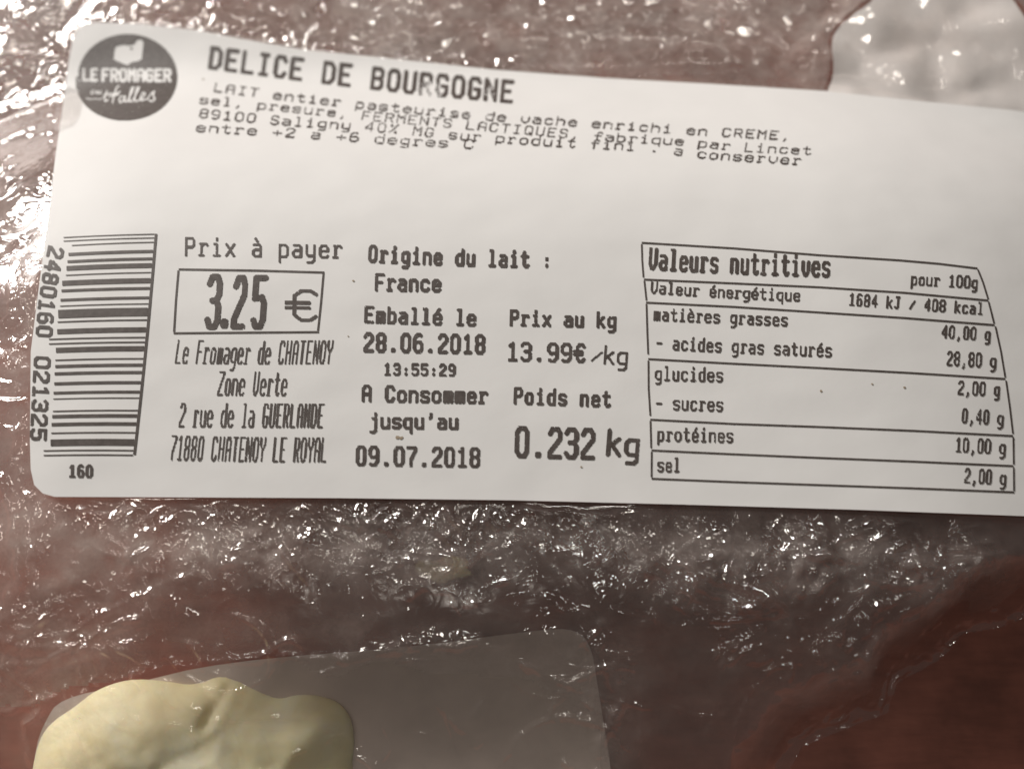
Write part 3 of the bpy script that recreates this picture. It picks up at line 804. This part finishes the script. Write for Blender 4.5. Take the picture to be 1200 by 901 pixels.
# barcode (bars lie across, code turned a quarter)
S4 = 2.575
def z4(X, Y): return (20 + X / S4, 250 + Y / S4)
bars = [(73, 3, 140), (84, 3, 140), (97, 3, 165), (124, 9, 155), (146, 8, 152), (166, 14, 149), (187, 3, 147), (211, 15, 136), (234, 8, 134), (262, 8, 131), (280, 3, 129), (304, 25, 124),
        (328, 4, 122), (357, 15, 121), (380, 4, 96), (394, 4, 96), (413, 15, 117), (443, 4, 115), (462, 9, 115), (484, 9, 113), (514, 9, 112), (542, 8, 110), (560, 3, 109), (597, 4, 108),
        (613, 10, 106), (637, 10, 104), (663, 4, 103), (692, 20, 101), (716, 4, 80), (730, 4, 80)]
def rightx(Y): return 418 - (Y - 65) * (65 / 660.0) + 3 * math.sin((Y - 65) / 660 * 3.1)
for Y, th, xl in bars:
    xr = rightx(Y) - 3
    rise = 10 * (1 - (Y - 70) / 700.0)
    pts = [z4(xl + (xr - xl) * q, Y - rise * q - 1.5 * math.sin(q * 3)) for q in (0, .33, .66, 1)]
    emit('barcode_bar', line_cells(pts, th / S4))
emit('barcode_edge', line_cells([z4(rightx(Y) + 1, Y) for Y in (62, 200, 340, 480, 620, 728)], 8 / S4))
emit('printed_text', text_cells('2480160', [z4(93, 96), z4(74, 190), z4(60, 290), z4(54, 372)], 20.5, 4.0, gw=.86))
emit('printed_text', text_cells('021325', [z4(50, 430), z4(43, 560), z4(37, 684)], 20.5, 4.0, gw=.86))

# round badge: dark disc with the emblem and lettering left blank
def badge():
    cx, cy = 149.5, 90.5
    dot = .62
    n = int(124 / dot)
    U = (np.arange(n) + .5) * dot - 62
    uu, vv = np.meshgrid(U, U)
    X = cx + uu; Y = cy + vv
    rx, ry = 58.2, 50.3
    top = np.where(Y < cy, 1, 1)
    tilt = uu * .03
    m = (uu / rx)**2 + ((vv - 0) / ry)**2 < 1
    m |= (((uu + 4) / 57)**2 + ((vv - 6) / 45)**2 < 1) & (vv > 0) & (uu < 10)
    z = lambda pts: [(a / 3.75, b / 3.75) for a, b in pts]
    def cut(poly):
        nonlocal m
        m &= ~inside(np.array(z(poly)), X, Y)
    # cheese with a wedge / hand pointing up
    cut([(505, 208), (520, 200), (548, 197), (566, 200), (588, 196), (598, 180), (612, 173), (626, 178), (630, 196), (626, 225), (622, 262), (600, 272), (578, 274), (562, 288), (545, 283), (515, 270), (498, 262), (500, 235)])
    m |= (np.hypot(X - 577 / 3.75, Y - 214 / 3.75) < 1.5)
    def strokes(lines, th):
        nonlocal m
        for l in lines:
            m &= ~(seg_dist(X, Y, z(l)) < th / 2)
    def word(txt, x0, x1, yb, yb1, h, th):
        nonlocal m
        k = len(txt); adv = (x1 - x0) / k
        for i, ch in enumerate(txt):
            for L in GL[ch]:
                pl = [((x0 + i * adv + q[0] / 4 * adv * .62 + 5), (yb + (yb1 - yb) * i / k) - q[1] / 8 * h) for q in L]
                m &= ~(seg_dist(X, Y, z(pl)) < th / 2)
    word('LE', 362, 432, 352, 354, 48, 3.4)
    word('FROMAGER', 446, 756, 355, 357, 50, 3.6)
    strokes([[(470, 400), (458, 430), (462, 446), (474, 440)], [(512, 385), (500, 420), (494, 452)], [(458, 420), (480, 412), (510, 412), (528, 404)],
             [(512, 385), (522, 378)], [(480, 424), (520, 416)], [(548, 424), (532, 424), (522, 440), (528, 452), (542, 442), (550, 424), (546, 446), (558, 448)],
             [(558, 448), (582, 400), (588, 384), (578, 386), (568, 425), (568, 448), (580, 446)], [(580, 446), (604, 402), (612, 384), (602, 386), (592, 424), (592, 446), (604, 444)],
             [(604, 444), (626, 430), (638, 414), (629, 406), (617, 424), (621, 443), (646, 436)],
             [(646, 436), (668, 408), (678, 402), (672, 420), (681, 436), (668, 447), (654, 441)]], 1.9)
    strokes([[(380, 432), (398, 438), (420, 434), (440, 438), (450, 430)], [(405, 398), (398, 410), (408, 414), (414, 398)], [(420, 406), (432, 400), (424, 412), (440, 410)], [(446, 398), (438, 408), (448, 414)]], 1.3)
    # worn print on the left side
    wear = N3.fbm(X / 5, Y / 5, 4) - .010 * (X - 92) * 1.0 - .0028 * np.abs(Y - 95) * 2
    m &= ~(wear > .27) | (RNG.uniform(size=m.shape) < .12) & m
    m &= RNG.uniform(size=m.shape) > .004
    def fn(u, v): return np.stack([cx + u, cy + v], 1)
    return emit('round_badge', runs_to_cells(m, dot, dot, -62, -62, fn, 10))
badge()

# small specks and a smudge on the label
def speck(x, y, r, m=SPOT):
    a = np.linspace(0, 2 * np.pi, 9)[:-1]
    p = [(x + r * math.cos(q) * random.uniform(.6, 1.2), y + r * .7 * math.sin(q) * random.uniform(.6, 1.2)) for q in a]
    return np.array([[p[0], p[1], p[2], p[3]], [p[0], p[3], p[4], p[7]], [p[4], p[5], p[6], p[7]]])
sp = [(962, 458, 2.2), (1022, 450, 1.6), (1060, 454, 1.8), (238, 93, 1.5), (414, 329, 1.6), (408, 394, 1.2), (681, 547, 1.6), (466, 512, 3.2), (470, 513, 3.0)]
for s_ in sp: emit('speck', speck(*s_), SPOT, up=.06)

# a folded-over bit of film on the badge side of the label
fl_ol = rounded([(62, 158), (66, 112), (74, 100), (90, 104), (97, 120), (92, 138), (84, 148), (74, 150)], 2)
def s_flap(x, y): return surf_label(x, y) + .2 + .04 * N2.ridge(x / 1.6, y / 2.2, .08)
fl = sheet('film_flap', fl_ol, 3, s_flap, 0, FLAP, film, {'crumple': lambda a, b: 0 * a + .2, 'milk_light': lambda a, b: 0 * a + .03})
